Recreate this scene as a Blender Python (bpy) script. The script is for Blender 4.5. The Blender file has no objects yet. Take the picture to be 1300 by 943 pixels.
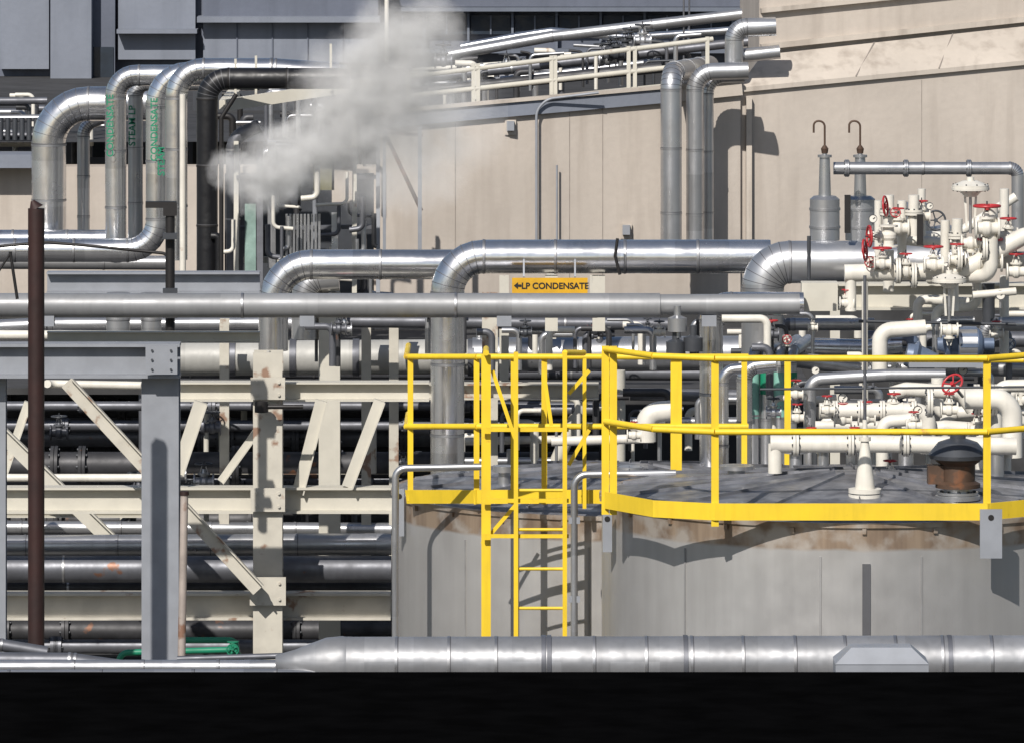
import bpy, math, random
from mathutils import Vector, Matrix
random.seed(7)
R=random.Random(11)
scene=bpy.context.scene
# ------------------------------------------------------------------ survey helper
F=8250.0; ZC=11.7; VH=-315.0
def P(u,v,y): return Vector(((u-650)*y/F, y, ZC-(v-VH)*y/F))
def M(px,y): return px*y/F
# ------------------------------------------------------------------ materials
def newmat(name):
    m=bpy.data.materials.new(name); m.use_nodes=True
    nt=m.node_tree; return m,nt,nt.nodes['Principled BSDF']
def N(nt,t,**k):
    n=nt.nodes.new(t)
    for a,b in k.items(): setattr(n,a,b)
    return n
def mixc(nt,fac,a,b,mode='MIX'):
    n=N(nt,'ShaderNodeMix',data_type='RGBA',blend_type=mode)
    for s,val in ((n.inputs[0],fac),(n.inputs[6],a),(n.inputs[7],b)):
        if hasattr(val,'node'): nt.links.new(val,s)
        elif isinstance(val,(int,float)): s.default_value=val
        else: s.default_value=(*val,1)
    return n.outputs[2]
def ramp(nt,src,a,b,ca=0.0,cb=1.0):
    n=N(nt,'ShaderNodeMapRange'); nt.links.new(src,n.inputs[0])
    n.inputs[1].default_value=a;n.inputs[2].default_value=b;n.inputs[3].default_value=ca;n.inputs[4].default_value=cb
    return n.outputs[0]
def noise(nt,scale,detail=4,vscale=(1,1,1)):
    tc=N(nt,'ShaderNodeTexCoord'); mp=N(nt,'ShaderNodeMapping'); mp.inputs['Scale'].default_value=vscale
    nt.links.new(tc.outputs['Object'],mp.inputs[0])
    n=N(nt,'ShaderNodeTexNoise'); n.inputs['Scale'].default_value=scale; n.inputs['Detail'].default_value=detail
    nt.links.new(mp.outputs[0],n.inputs['Vector']); return n.outputs[0]
def bump(nt,b,src,strength,dist=0.02):
    n=N(nt,'ShaderNodeBump'); n.inputs['Strength'].default_value=strength; n.inputs['Distance'].default_value=dist
    nt.links.new(src,n.inputs['Height']); nt.links.new(n.outputs[0],b.inputs['Normal'])
def mk(name,col,metal=0.0,rough=0.6,var=0.25,rust=None,rustamt=0.6,bmp=0.15,nscale=6,streak=True,cell=0,spec=.5):
    m,nt,b=newmat(name)
    c2=tuple(x*(1-var) for x in col)
    n1=noise(nt,nscale,5); c=mixc(nt,ramp(nt,n1,.35,.65),col,c2)
    if streak:
        n2=noise(nt,3,4,(6,6,.6)); c=mixc(nt,ramp(nt,n2,.5,.75,0,.3),c,tuple(x*.6 for x in col))
    if cell:
        tc=N(nt,'ShaderNodeTexCoord'); sn=N(nt,'ShaderNodeVectorMath',operation='SNAP')
        sn.inputs[1].default_value=(cell,50,cell); nt.links.new(tc.outputs['Object'],sn.inputs[0])
        w=N(nt,'ShaderNodeTexWhiteNoise'); nt.links.new(sn.outputs[0],w.inputs[0])
        g=N(nt,'ShaderNodeCombineColor'); f=ramp(nt,w.outputs[0],0,1,.80,1.04)
        for i in range(3): nt.links.new(f,g.inputs[i])
        c=mixc(nt,1.0,c,g.outputs[0],'MULTIPLY')
    if rust:
        n3=noise(nt,9,8); n4=noise(nt,1.3,3)
        mm=N(nt,'ShaderNodeMath',operation='MULTIPLY'); nt.links.new(n3,mm.inputs[0]); nt.links.new(n4,mm.inputs[1])
        c=mixc(nt,ramp(nt,mm.outputs[0],rustamt*.5,rustamt*.5+.06,0,.8),c,rust)
    nt.links.new(c,b.inputs['Base Color'])
    b.inputs['Metallic'].default_value=metal; b.inputs['Specular IOR Level'].default_value=spec
    nt.links.new(ramp(nt,n1,.3,.7,max(.05,rough-.08),min(1,rough+.1)),b.inputs['Roughness'])
    if bmp: bump(nt,b,noise(nt,nscale*1.2,2),bmp)
    return m
RUST=(.20,.085,.04)
silver=mk('aluminium_jacket',(.88,.88,.89),.94,.22,.08,bmp=.16,nscale=3.5,cell=.47)
silver2=mk('weathered_jacket',(.56,.565,.58),.8,.33,.15,bmp=.18,nscale=3.5,cell=.6)
greyj=mk('grey_jacket',(.33,.335,.345),.3,.42,.15,bmp=.15,nscale=4,cell=.8)
fgj=mk('foreground_jacket',(.38,.385,.40),.55,.42,.25,bmp=.45,nscale=4,cell=.33)
creamj=mk('cream_jacket',(.42,.415,.39),.1,.5,.15,RUST,.95,bmp=.15,cell=.5)
darkj=mk('dark_pipe',(.06,.06,.065),.3,.5,.4,RUST,.8)
midj=mk('mid_pipe',(.16,.165,.185),.5,.45,.3,RUST,.9)
cream=mk('cream_paint',(.55,.525,.455),0,.5,.1,RUST,.8,bmp=.05,streak=False)
creamr=mk('cream_paint_rusty',(.53,.50,.43),0,.6,.15,RUST,.60,bmp=.08,streak=False)
white=mk('white_pipe_paint',(.70,.67,.60),0,.38,.15,(.3,.16,.07),.8,bmp=.06)
grey=mk('grey_steel_paint',(.27,.285,.315),.05,.5,.15,RUST,.95,bmp=.05,streak=False)
band=mk('jacket_band',(.46,.46,.47),.85,.4,.2,bmp=0)
bandd=mk('dark_seam_and_shadow',(.16,.16,.17),.6,.5,.2,bmp=0)  # dark tone for jacket seams, reused for the painted shadow strip
weld=mk('tank_weld',(.36,.355,.35),.4,.5,.2,bmp=0)
black=mk('black_mastic',(.010,.010,.012),0,.4,.3,bmp=.35,streak=False)
blackst=mk('black_steel',(.02,.018,.018),.2,.5,.3,bmp=.1)
rustst=mk('rust_brown_steel',(.035,.014,.012),.1,.6,.4,bmp=.2)
rustlt=mk('rusted_pole_paint',(.42,.36,.32),.1,.6,.3,RUST,.52)
yellow=mk('safety_yellow',(.80,.56,.03),0,.4,.12,(.38,.19,.05),.74,bmp=.03,nscale=4)
red=mk('red_handwheel_paint',(.42,.03,.035),0,.4,.2,bmp=0,streak=False)
green=mk('green_paint',(.01,.22,.12),0,.5,.2,bmp=0,streak=False)
blue=mk('blue_grey_paint',(.13,.17,.25),.2,.4,.2,bmp=.05)
brown=mk('brown_casting',(.10,.06,.04),.3,.6,.4,RUST,.6)
dgrey=mk('dark_grey_paint',(.065,.07,.08),.2,.4,.3,bmp=.1)
signy=mk('sign_orange',(.66,.36,.012),0,.5,.2,bmp=0,streak=False)
blk=mk('sign_black',(.01,.01,.01),0,.6,.1,bmp=0,streak=False)
conc=mk('ground_concrete',(.15,.145,.135),0,.9,.3,bmp=.3,nscale=2,streak=False)
roofd=mk('roof_membrane',(.045,.045,.047),0,.8,.4,bmp=.3,nscale=3,streak=False)
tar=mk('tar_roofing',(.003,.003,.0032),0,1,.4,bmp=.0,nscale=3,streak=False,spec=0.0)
glass=mk('dark_window',(.03,.04,.055),.0,.12,.3,bmp=0,streak=False)
def concrete(name,col,dark,st=.5):
    m,nt,b=newmat(name)
    n1=noise(nt,.9,6); n2=noise(nt,2.5,5,(2.4,2.4,.22)); n3=noise(nt,14,6)
    c=mixc(nt,ramp(nt,n1,.35,.7),col,tuple(x*.82 for x in col))
    c=mixc(nt,ramp(nt,n2,.48,.78,0,st),c,dark)
    c=mixc(nt,ramp(nt,n3,.4,.7,0,.2),c,tuple(x*.75 for x in col))
    nt.links.new(c,b.inputs['Base Color']); b.inputs['Roughness'].default_value=.85
    bump(nt,b,n3,.15); return m
beige=concrete('beige_panel',(.50,.445,.39),(.32,.275,.235),.6)
beige2=concrete('beige_trim',(.51,.455,.395),(.25,.21,.175),.85)
seamm=mk('panel_joint',(.30,.265,.235),0,.9,.2,bmp=0,streak=False)
bluec=concrete('shade_blue_concrete',(.12,.135,.175),(.07,.08,.105))  # facade's shade is put into this darker, bluer base colour
bluel=concrete('blue_grey_panel',(.20,.22,.265),(.12,.135,.165))  # shade of the facade panels is in this tone; copings reuse it
bluem=concrete('window_frame_paint',(.14,.16,.20),(.09,.10,.13))
def tankmat(ztop):
    m,nt,b=newmat('stainless_tank_shell')
    tc=N(nt,'ShaderNodeTexCoord'); sp=N(nt,'ShaderNodeSeparateXYZ'); nt.links.new(tc.outputs['Object'],sp.inputs[0])
    n1=noise(nt,2,5,(4,4,.3)); n2=noise(nt,5,6); n3=noise(nt,1.6,4,(5,5,.5)); n5=noise(nt,.8,3)
    c=mixc(nt,ramp(nt,n1,.35,.7),(.54,.53,.515),(.45,.44,.43))
    c=mixc(nt,ramp(nt,n5,.4,.7,0,.6),c,(.40,.39,.38))
    ad=N(nt,'ShaderNodeMath',operation='MULTIPLY_ADD'); nt.links.new(n2,ad.inputs[0]); ad.inputs[1].default_value=.05; nt.links.new(sp.outputs[2],ad.inputs[2])
    f=ramp(nt,ad.outputs[0],ztop-.19,ztop-.165)
    rim=mixc(nt,ramp(nt,n3,.38,.62),(.42,.32,.235),(.26,.19,.14))
    rim=mixc(nt,ramp(nt,n2,.45,.62),rim,(.47,.42,.37))
    c=mixc(nt,f,c,rim)
    nt.links.new(c,b.inputs['Base Color']); b.inputs['Metallic'].default_value=.55
    nt.links.new(ramp(nt,n2,.3,.7,.34,.48),b.inputs['Roughness'])
    bump(nt,b,noise(nt,1.3,2,(1,1,.5)),.3,.03)
    return m
roofm=mk('tank_roof_plate',(.27,.275,.30),.5,.4,.5,(.2,.17,.14),.8,bmp=.3,nscale=6,streak=False)
# ------------------------------------------------------------------ groups & primitives
groups={}; cur=None
def G(name):
    global cur
    n=name;i=0
    while n in groups: i+=1; n='%s.%03d'%(name,i)
    groups[n]={'parts':{},'name':n}; cur=groups[n]; return cur
def add(part,mat,vs,fs,smooth):
    key=(part,mat.name)
    d=cur['parts'].setdefault(key,{'v':[],'f':[],'s':[],'m':mat,'n':part})
    o=len(d['v']); d['v']+= [tuple(v) for v in vs]; d['f']+=[tuple(i+o for i in f) for f in fs]
    d['s']+= smooth if isinstance(smooth,list) else [smooth]*len(fs)
def perp(a):
    a=a.normalized(); r=Vector((0,0,1)) if abs(a.z)<.9 else Vector((1,0,0))
    x=a.cross(r).normalized(); return x,a.cross(x).normalized()
def lathe(part,mat,p,axis,prof,seg=24,flat=True):
    a=Vector(axis).normalized(); x,y=perp(a); p=Vector(p)
    if not flat:
        vs=[];fs=[]
        for (t,r) in prof:
            for i in range(seg):
                g=2*math.pi*i/seg; vs.append(p+a*t+(x*math.cos(g)+y*math.sin(g))*r)
        for k in range(len(prof)-1):
            for i in range(seg):
                j=(i+1)%seg; fs.append((k*seg+i,k*seg+j,(k+1)*seg+j,(k+1)*seg+i))
        add(part,mat,vs,fs,True); return
    for k in range(len(prof)-1):
        vs=[];fs=[]
        for (t,r) in prof[k:k+2]:
            for i in range(seg):
                g=2*math.pi*i/seg; vs.append(p+a*t+(x*math.cos(g)+y*math.sin(g))*max(r,1e-4))
        for i in range(seg):
            j=(i+1)%seg; fs.append((i,j,seg+j,seg+i))
        add(part,mat,vs,fs,abs(prof[k][0]-prof[k+1][0])>1e-5)
def cyl(part,mat,a,b,r,seg=20,r2=None):
    a=Vector(a);b=Vector(b);L=(b-a).length
    if L<1e-6:return
    lathe(part,mat,a,b-a,[(0,0),(0,r),(L,r if r2 is None else r2),(L,0)],seg)
def box(part,mat,c,s,rz=0,rot=None):
    m=rot or Matrix.Rotation(rz,3,'Z'); c=Vector(c)
    vs=[c+m@Vector((sx*s[0]/2,sy*s[1]/2,sz*s[2]/2)) for sx in(-1,1) for sy in(-1,1) for sz in(-1,1)]
    add(part,mat,vs,[(0,1,3,2),(4,6,7,5),(0,4,5,1),(2,3,7,6),(0,2,6,4),(1,5,7,3)],False)
def bar(part,mat,a,b,w,d):
    a=Vector(a);b=Vector(b);ax=(b-a).normalized()
    yv=Vector((0,1,0)); yv=(yv-ax*yv.dot(ax)).normalized() if abs(ax.y)<.95 else Vector((1,0,0))
    zv=ax.cross(yv)
    vs=[]
    for p in(a,b):
        for i,j in((-1,-1),(1,-1),(1,1),(-1,1)): vs.append(p+zv*w/2*i+yv*d/2*j)
    add(part,mat,vs,[(0,1,2,3),(7,6,5,4),(0,4,5,1),(1,5,6,2),(2,6,7,3),(3,7,4,0)],False)
def ibeam(part,mat,a,b,w,d,web_front=True):
    a=Vector(a);b=Vector(b);ax=(b-a).normalized()
    yv=Vector((0,1,0));yv=(yv-ax*yv.dot(ax)).normalized(); zv=ax.cross(yv); t=w*.09
    for s in(-1,1): bar(part,mat,a+zv*s*(w/2-t/2),b+zv*s*(w/2-t/2),t,d)
    bar(part,mat,a,b,w-2*t-.001,t)
def fillet(pts,br,n=6):
    pts=[Vector(p) for p in pts]; out=[(pts[0],0)]
    for i in range(1,len(pts)-1):
        p0,p,p1=pts[i-1],pts[i],pts[i+1]
        d0=(p0-p);d1=(p1-p);l0,l1=d0.length,d1.length;d0.normalize();d1.normalize()
        th=math.acos(max(-1,min(1,d0.dot(d1))))
        if th>3.1: out.append((p,0));continue
        t=min(br/math.tan(th/2),l0*.49,l1*.49); r=t*math.tan(th/2)
        bis=(d0+d1).normalized(); c=p+bis*(r/math.sin(th/2))
        s=p+d0*t-c; e=p+d1*t-c; an=math.pi-th
        for k in range(n+1):
            f=k/n; v=(s*math.sin((1-f)*an)+e*math.sin(f*an))/math.sin(an)
            out.append((c+v,1))
    out.append((pts[-1],0)); return out
def pipe(part,mat,pts,r,br=None,bands=None,seg=22,bandmat=None,gore=True):
    if br is None: br=r*2.6
    path=fillet(pts,br,7); n=len(path)
    P_=[p for p,_ in path]
    tang=[]
    for i in range(n):
        a=P_[max(i-1,0)];b=P_[min(i+1,n-1)];tang.append((b-a).normalized())
    x,_y=perp(tang[0]); vs=[];fs=[]
    for i in range(n):
        x=(x-tang[i]*x.dot(tang[i])).normalized(); y=tang[i].cross(x)
        for k in range(seg):
            g=2*math.pi*k/seg; vs.append(P_[i]+(x*math.cos(g)+y*math.sin(g))*r)
    for i in range(n-1):
        for k in range(seg):
            j=(k+1)%seg; fs.append((i*seg+k,i*seg+j,(i+1)*seg+j,(i+1)*seg+k))
    add(part,mat,vs,fs,True)
    for q,t in((0,-1),(n-1,1)):
        add(part,mat,vs[q*seg:(q+1)*seg],[tuple(range(seg))],False)
    if bands:
        bm=bandmat or band
        for i in range(n-1):
            a,b=P_[i],P_[i+1];L=(b-a).length
            if L>bands*.6:
                k=max(1,round(L/bands)); 
                for q in range(k+1):
                    if q in(0,k) and not(path[i][1] if q==0 else path[i+1][1]): continue
                    c=a.lerp(b,min(max((q+(R.random()-.5)*.12)/k,0),1)); d=(b-a).normalized()
                    lathe(part+'_bands',bm,c-d*.009,d,[(0,r*.98),(0,r+.004),(.018,r+.004),(.018,r*.98)],seg)
                    lathe(part+'_seams',bandd,c+d*.010,d,[(0,r*.98),(0,r+.001),(.006,r+.001),(.006,r*.98)],seg)
            elif gore and path[i][1] and path[i+1][1] and r>.05:
                d=tang[i]; lathe(part+'_seams',bandd,P_[i]-d*.003,d,[(0,r*.98),(0,r+.002),(.006,r+.002),(.006,r*.98)],seg)
def hp(part,mat,uvs,y,rpx,**k): pipe(part,mat,[P(a[0],a[1],a[2] if len(a)>2 else y) for a in uvs],M(rpx,y),**k)
def flange(mat,p,ax,r,t=.03,part='flange'):
    ax=Vector(ax).normalized();p=Vector(p)
    for s in(-1,1):
        lathe(part,mat,p+ax*(s*t*.6-t*.5),ax,[(0,0),(0,r),(t,r),(t,0)],20)
    x,y=perp(ax)
    for i in range(8):
        g=i*math.pi/4; q=p+(x*math.cos(g)+y*math.sin(g))*r*.8
        cyl(part+'_bolts',dgrey,q-ax*t*1.6,q+ax*t*1.6,r*.08+.002,6)
def wheel(p,ax,r,mat=None,part='handwheel'):
    mat=mat or red; ax=Vector(ax).normalized();x,y=perp(ax);p=Vector(p); n=24;m=8; vs=[];fs=[]; tr=r*.11
    for i in range(n):
        g=2*math.pi*i/n; rd=x*math.cos(g)+y*math.sin(g)
        for k in range(m):
            h=2*math.pi*k/m; vs.append(p+rd*(r+tr*math.cos(h))+ax*tr*math.sin(h))
    for i in range(n):
        for k in range(m):
            a=(i+1)%n;b=(k+1)%m; fs.append((i*m+k,a*m+k,a*m+b,i*m+b))
    add(part,mat,vs,fs,True)
    for i in range(5):
        g=2*math.pi*i/5; cyl(part,mat,p-ax*r*.15,p+(x*math.cos(g)+y*math.sin(g))*r,r*.07,8)
    cyl(part,mat,p-ax*r*.3,p+ax*r*.12,r*.22,10)
def valve(p,ax,r,stem=(0,0,1),wr=None,body=None,wm=None,L=None,stemlen=None):
    body=body or white; p=Vector(p);ax=Vector(ax).normalized();stem=Vector(stem).normalized()
    L=L or r*4; wr=wr or r*1.7; sl=stemlen or r*3.6
    t=r*.3
    lathe('valve_body',body,p-ax*L/2,ax,[(0,0),(0,r*1.75),(t,r*1.75),(t,r*1.0),(L*.3,r*1.05),(L*.42,r*1.4),(L*.58,r*1.4),(L*.7,r*1.05),(L-t,r*1.0),(L-t,r*1.75),(L,r*1.75),(L,0)],20)
    lathe('valve_bonnet',body,p,stem,[(0,r*.9),(r*1.5,r*.8),(r*1.5,r*1.25),(r*1.85,r*1.25),(r*1.85,r*.5),(r*2.6,r*.35),(r*2.6,0)],16)
    cyl('valve_stem',dgrey,p+stem*r*2.4,p+stem*(sl+r*.8),r*.13,8)
    for s in(-1,1): bar('valve_yoke',body,p+stem*r*1.8+ax*s*r*.8,p+stem*sl*.95+ax*s*r*.3,r*.2,r*.2)
    wheel(p+stem*sl,stem,wr,wm)
def gauge(u,v,y,r=.045):
    p=P(u,v,y)
    lathe('gauge_case',dgrey,p,(0,-1,.1),[(0,0),(0,r),(.03,r),(.03,r*.86)],20)
    lathe('gauge_face',white,p+Vector((0,-.024,.002)),(0,-1,.1),[(0,r*.86),(.001,r*.86),(.001,0)],20)
    bar('gauge_needle',blk,p+Vector((0,-.029,0)),p+Vector((r*.5,-.029,r*.4)),.005,.003)
    cyl('gauge_stem',silver2,p-Z*r,p-Z*r*2.6,.010,8)
def poly(part,mat,pts): add(part,mat,pts,[tuple(range(len(pts)))],False)
def wallslab(part,mat,tops,thick,zb=0.0):
    for a,b in zip(tops[:-1],tops[1:]):
        vs=[]
        for q in(a,b):
            vs+= [Vector((q.x,q.y,zb)),q,Vector((q.x,q.y+thick,q.z)),Vector((q.x,q.y+thick,zb))]
        add(part,mat,vs,[(0,4,5,1),(1,5,6,2),(2,6,7,3),(3,7,4,0),(0,1,2,3),(7,6,5,4)],False)
def text(name,body,mat,p,size,rot=(math.pi/2,0,0),ext=.001,parent=None):
    c=bpy.data.curves.new(name,'FONT'); c.body=body; c.size=size; c.extrude=ext; c.align_x='CENTER'; c.align_y='CENTER'; c.offset=.002
    o=bpy.data.objects.new(name,c); scene.collection.objects.link(o); o.location=p; o.rotation_euler=rot; c.materials.append(mat)
    cur.setdefault('extra',[]).append(o); return o
X=Vector((1,0,0));Y=Vector((0,1,0));Z=Vector((0,0,1))
# ================================================================== GROUND
G('ground'); add('surface',conc,[(-600,-300,0),(600,-300,0),(600,900,0),(-600,900,0)],[(0,1,2,3)],False)
# ================================================================== FOREGROUND LOW BUILDING (dark tar roof)
G('low_tar_roof_building')
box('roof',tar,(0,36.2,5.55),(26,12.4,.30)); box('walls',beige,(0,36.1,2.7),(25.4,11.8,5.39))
# ================================================================== TANKS
def tank(cx,cy,r,zt,apex):
    G('stainless_storage_tank'); tm=tankmat(zt); n=96
    lathe('shell',tm,(cx,cy,0),Z,[(0,r),(zt,r)],n)
    lathe('rim',tm,(cx,cy,0),Z,[(zt-.035,r),(zt-.035,r+.02),(zt,r+.02),(zt,r-.03)],n)
    lathe('roof',roofm,(cx,cy,0),Z,[(zt-.001,r-.02),(zt+apex*.12,r*.95),(zt+apex,.12),(zt+apex,0)],n)
    for i in range(14):
        g=2*math.pi*i/14+.2; a=Vector((cx+math.cos(g)*r*.94,cy+math.sin(g)*r*.94,zt+apex*.17)); b=Vector((cx+math.cos(g)*.2,cy+math.sin(g)*.2,zt+apex*.99))
        bar('roof_seam',roofm,a,b,.03,.006)
    for i in (0,2,3,5,6,8,9,10,12):
        g=2*math.pi*i/13+.13+.05*math.sin(i*3); c,s=math.cos(g),math.sin(g)
        box('shell_weld',weld,(cx+c*(r+.001),cy+s*(r+.001),zt/2-.12),(.010,.016,zt-.26),g)
    for i in range(23):
        g=2*math.pi*i/23+.05; c,s=math.cos(g),math.sin(g)
        box('rim_clip',tm,(cx+c*(r+.010),cy+s*(r+.010),zt-.06),(.02,.03,.04),g)
    lathe('girth_weld',weld,(cx,cy,0),Z,[(zt-1.55,r),(zt-1.55,r+.006),(zt-1.535,r+.006),(zt-1.535,r)],n)
    return tm
T1=(2.64,50.0); T2=(0.97,53.7); RT=1.95
tank(*T1,RT,6.0,.17)
def lug(u,vt,vb,y,w=26):
    a=P(u,vt,y);b=P(u,vb,y)
    box('lifting_lug',grey,(a+b)/2,(M(w,y),.03,(a-b).length))
    cyl('lug_hole',blackst,a+Vector((0,-.018,-.06)),a+Vector((0,-.0155,-.06)),.022,14)
lug(1258,646,708,47.97,28); lug(771,648,700,49.3,12)
box('painted_shadow_strip',bandd,(2.62,48.045,4.95),(.06,.012,1.5))  # dark strip standing in for a pipe's cast shadow on the shell
b=P(1098,640,49.0)
lathe('nozzle',white,b-Z*.02,Z,[(0,.06),(.07,.06),(.07,.125),(.10,.125),(.105,.07),(.11,.125),(.14,.125),(.14,.075),(.2,.07),(.38,.045),(.5,.03),(.5,.045),(.53,.045),(.53,.02),(.66,.018)],20)
flange(silver2,b+Z*.085,Z,.12,.02)
cyl('vent_riser',midj,b+Z*.6,P(1098,350,49.0),.013,10)
b=P(1216,640,49.0)
lathe('relief_valve',silver2,b-Z*.02,Z,[(0,.10),(.06,.10),(.06,.17),(.09,.17),(.09,.11),(.15,.11)],22)
flange(silver2,b+Z*.075,Z,.155,.02)
lathe('relief_valve_body',brown,b+Z*.13,Z,[(0,.11),(.0,.17),(.03,.17),(.05,.13),(.17,.13),(.2,.17),(.22,.17),(.22,.1)],22)
lathe('relief_valve_cap',dgrey,b+Z*.35,Z,[(0,.1),(0,.215),(.03,.225),(.06,.2),(.12,.15),(.15,.06),(.18,.06),(.18,0)],24)
box('relief_valve_side',brown,b+Vector((-.17,0,.23)),(.12,.14,.14))
for (u,y,rr,h) in((935,50.4,.07,.15),(1010,51.0,.05,.25),(1150,51.2,.06,.3),(1045,50.6,.045,.35),(1265,50.5,.06,.4)):
    q=P(u,600,y); q.z=6.05; lathe('small_nozzle',silver2,q,Z,[(0,rr),(h*.6,rr),(h*.6,rr*1.9),(h*.8,rr*1.9),(h*.8,0)],18)
tank(*T2,RT,5.615,.2)
lug(507,620,680,53.0,12)
for (u,y,rr,h) in((850,52.6,.05,.2),(800,53.5,.06,.2),(640,53.2,.05,.25)):
    q=P(u,600,y); q.z=5.66; lathe('small_nozzle',silver2,q,Z,[(0,rr),(h*.6,rr),(h*.6,rr*1.9),(h*.8,rr*1.9),(h*.8,0)],18)
# ------------------------------------------------------------------ yellow guard rails
def rail(a,b,part,r=.024): cyl(part,yellow,a,b,r,12)
G('yellow_guard_railing')
RZ=[(7.22,'top_rail'),(6.68,'mid_rail')]
c0=Vector((.70,48.75,0));cm=Vector((1.05,48.2,0));c1=Vector((1.50,48.0,0));c2=Vector((3.51,48.0,0));c3=Vector((4.15,48.5,0));c4=Vector((4.62,49.6,0))
seq=[c0,cm,c1,c2,c3,c4]
for a,b_ in zip(seq[:-1],seq[1:]):
    for z,pn in RZ: rail(a+Z*z,b_+Z*z,pn)
    d=(b_-a); ang=math.atan2(d.y,d.x); 
    box('toe_plate',yellow,(a+b_)/2+Z*6.09,(d.length+.004,.012,.125),ang)
def post(p,z0,z1,part='post',w=.055): box(part,yellow,(p.x,p.y+.03,(z0+z1)/2),(w,.035,z1-z0))
for p in(c0,c1,c2,c3): post(p,5.98,7.24)
post(Vector((.76,48.73,0)),5.98,7.24)
G('yellow_guard_railing')
L=[(516,52.75),(606,52.05),(770,51.66),(950,51.7)]
for v,pn in((453,'top_rail'),(541,'mid_rail')):
    for (ua,ya),(ub,yb_) in zip(L[:-1],L[1:]): rail(P(ua,v,ya),P(ub,v,yb_),pn)
    rail(P(516,v,52.75),P(516,v,52.75)+Y*1.0,pn)
for (ua,ya),(ub,yb_) in zip(L[:-1],L[1:]):
    bar('toe_plate',yellow,P(ua,630,ya),P(ub,630,yb_),.11,.012)
def ylu(u):
    for (ua,ya),(ub,yb_) in zip(L[:-1],L[1:]):
        if u<=ub: return ya+(yb_-ya)*(u-ua)/(ub-ua)
    return L[-1][1]
for u,vb in((521,636),(605,640),(652,640),(691,640),(855,632),(862,632),(945,615),(770,640)):
    y=ylu(u); a=P(u,453,y);b=P(u,vb,y); post(a,b.z,a.z+.02,w=.045)
G('yellow_guard_railing')
for u in(1000,):
    a=P(u,455,51.4);b=P(u,606,51.4); post(a,b.z,a.z+.02,w=.05)
rail(P(945,455,51.75),P(1300,457,51.4),'top_rail')
G('yellow_access_ladder')
yq=51.25
for u in(655,717):
    t=P(u,447,yq); box('stringer',yellow,(t.x,yq,t.z/2),(.035,.075,t.z))
t=P(617,452,yq); box('side_rail',yellow,(t.x,yq+.1,t.z/2),(.075,.02,t.z))
z=.3
while z<6.0:
    a=P(655,0,yq);b=P(717,0,yq); cyl('rung',yellow,(a.x,yq,z),(b.x,yq,z),.013,10); z+=.31
rail(P(617,448,yq),P(617,448,yq)+Y*.35,'grab');rail(P(717,448,yq),P(741,448,yq+.35),'grab')
for (a,b) in(((625,470),(655,560)),((722,500),(748,470)),((722,590),(748,545)),((690,470),(700,540)),((655,640),(612,690))):
    bar('brace',yellow,P(a[0],a[1],yq+.15),P(b[0],b[1],yq+.15),.03,.012)
for v in(545,635,680):
    bar('cross_bar',yellow,P(612,v,yq+.02),P(722,v,yq+.02),.03,.02)
for u in(742,):
    bar('gate_bar',yellow,P(u,455,yq+.3),P(u,645,yq+.3),.03,.03)
G('electrical_conduit')
hp('conduit',silver2,[(729,1000),(729,602),(858,600)],51.0,4.5,br=.1,seg=12)
hp('conduit',silver2,[(502,1000),(502,594),(615,592)],51.9,4.5,br=.08,seg=12)
for v in(660,760): box('clamp',grey,P(729,v,51.0),(.09,.04,.05))
hp('conduit',grey,[(838,600,51.2),(862,612,51.2),(862,640,51.2)],51.2,5,seg=10)
# ================================================================== STRUCTURAL STEEL (pipe rack)
G('steel_pipe_rack')
def col(u0,u1,vt,y,mat,part='column',vb=None):
    t=P((u0+u1)/2,vt,y); w=M(u1-u0,y); zb=0 if vb is None else P(0,vb,y).z
    th=w*.09
    box(part,mat,(t.x,y-w*.45,(t.z+zb)/2),(w,th,t.z-zb)); box(part,mat,(t.x,y+w*.45,(t.z+zb)/2),(w,th,t.z-zb)); box(part,mat,(t.x,y,(t.z+zb)/2),(th,w*.9-th-.002,t.z-zb))
yA=53.0;yB=56.5
col(181,228,438,yA,grey); col(322,359,446,yB,creamr); col(405,432,372,yB+1.9,cream)
col(-14,8,470,yA,grey); col(612,632,372,yB+2.1,creamr)
ibeam('front_beam',grey,P(-300,457,yA-.2),P(229,457,yA-.2),M(43,yA),.22)
box('splice_plate',grey,P(205,457,yA-.36),(M(40,yA),.02,M(36,yA)))
for i in range(3):
    for j in(-1,1): cyl('bolt',dgrey,P(205+j*12,445+i*12,yA-.37),P(205+j*12,445+i*12,yA-.385),.010,8)
for (u0,u1,v0,v1,y,m) in((225,545,484,508,yB+.5,cream),(-200,500,617,650,yB+.3,cream),(-200,496,751,785,yB+.3,creamr),(60,330,345,372,yB+1.5,grey),(540,760,486,506,yB+1.5,creamr),(-200,240,640,655,yB+2,cream),(-200,500,590,600,yB+3.5,creamr)):
    ibeam('beam',m,P(u0,(v0+v1)/2,y),P(u1,(v0+v1)/2,y),M(v1-v0,y),.2)
for (a,b,w,y,m) in(((85,485),(328,748),17,yB-.35,creamr),((-10,538),(214,757),18,yB+1.45,cream),((255,510),(225,600),17,yB+.25,cream),((482,508),(441,617),14,yB+.25,cream),((408,508),(378,625),15,yB+.3,cream),((345,520),(280,610),9,yB+2.5,cream),((36,510),(5,600),10,yB+2.5,cream)):
    bar('diagonal_brace',m,P(a[0],a[1],y),P(b[0],b[1],y),M(w,y),.09)
    a_=P(a[0],a[1],y);b_=P(b[0],b[1],y);ax=(b_-a_).normalized();nv=ax.cross(Y)
    bar('brace_leg',m,a_+nv*M(w,y)*.5-Y*.06,b_+nv*M(w,y)*.5-Y*.06,.012,.06)
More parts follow.
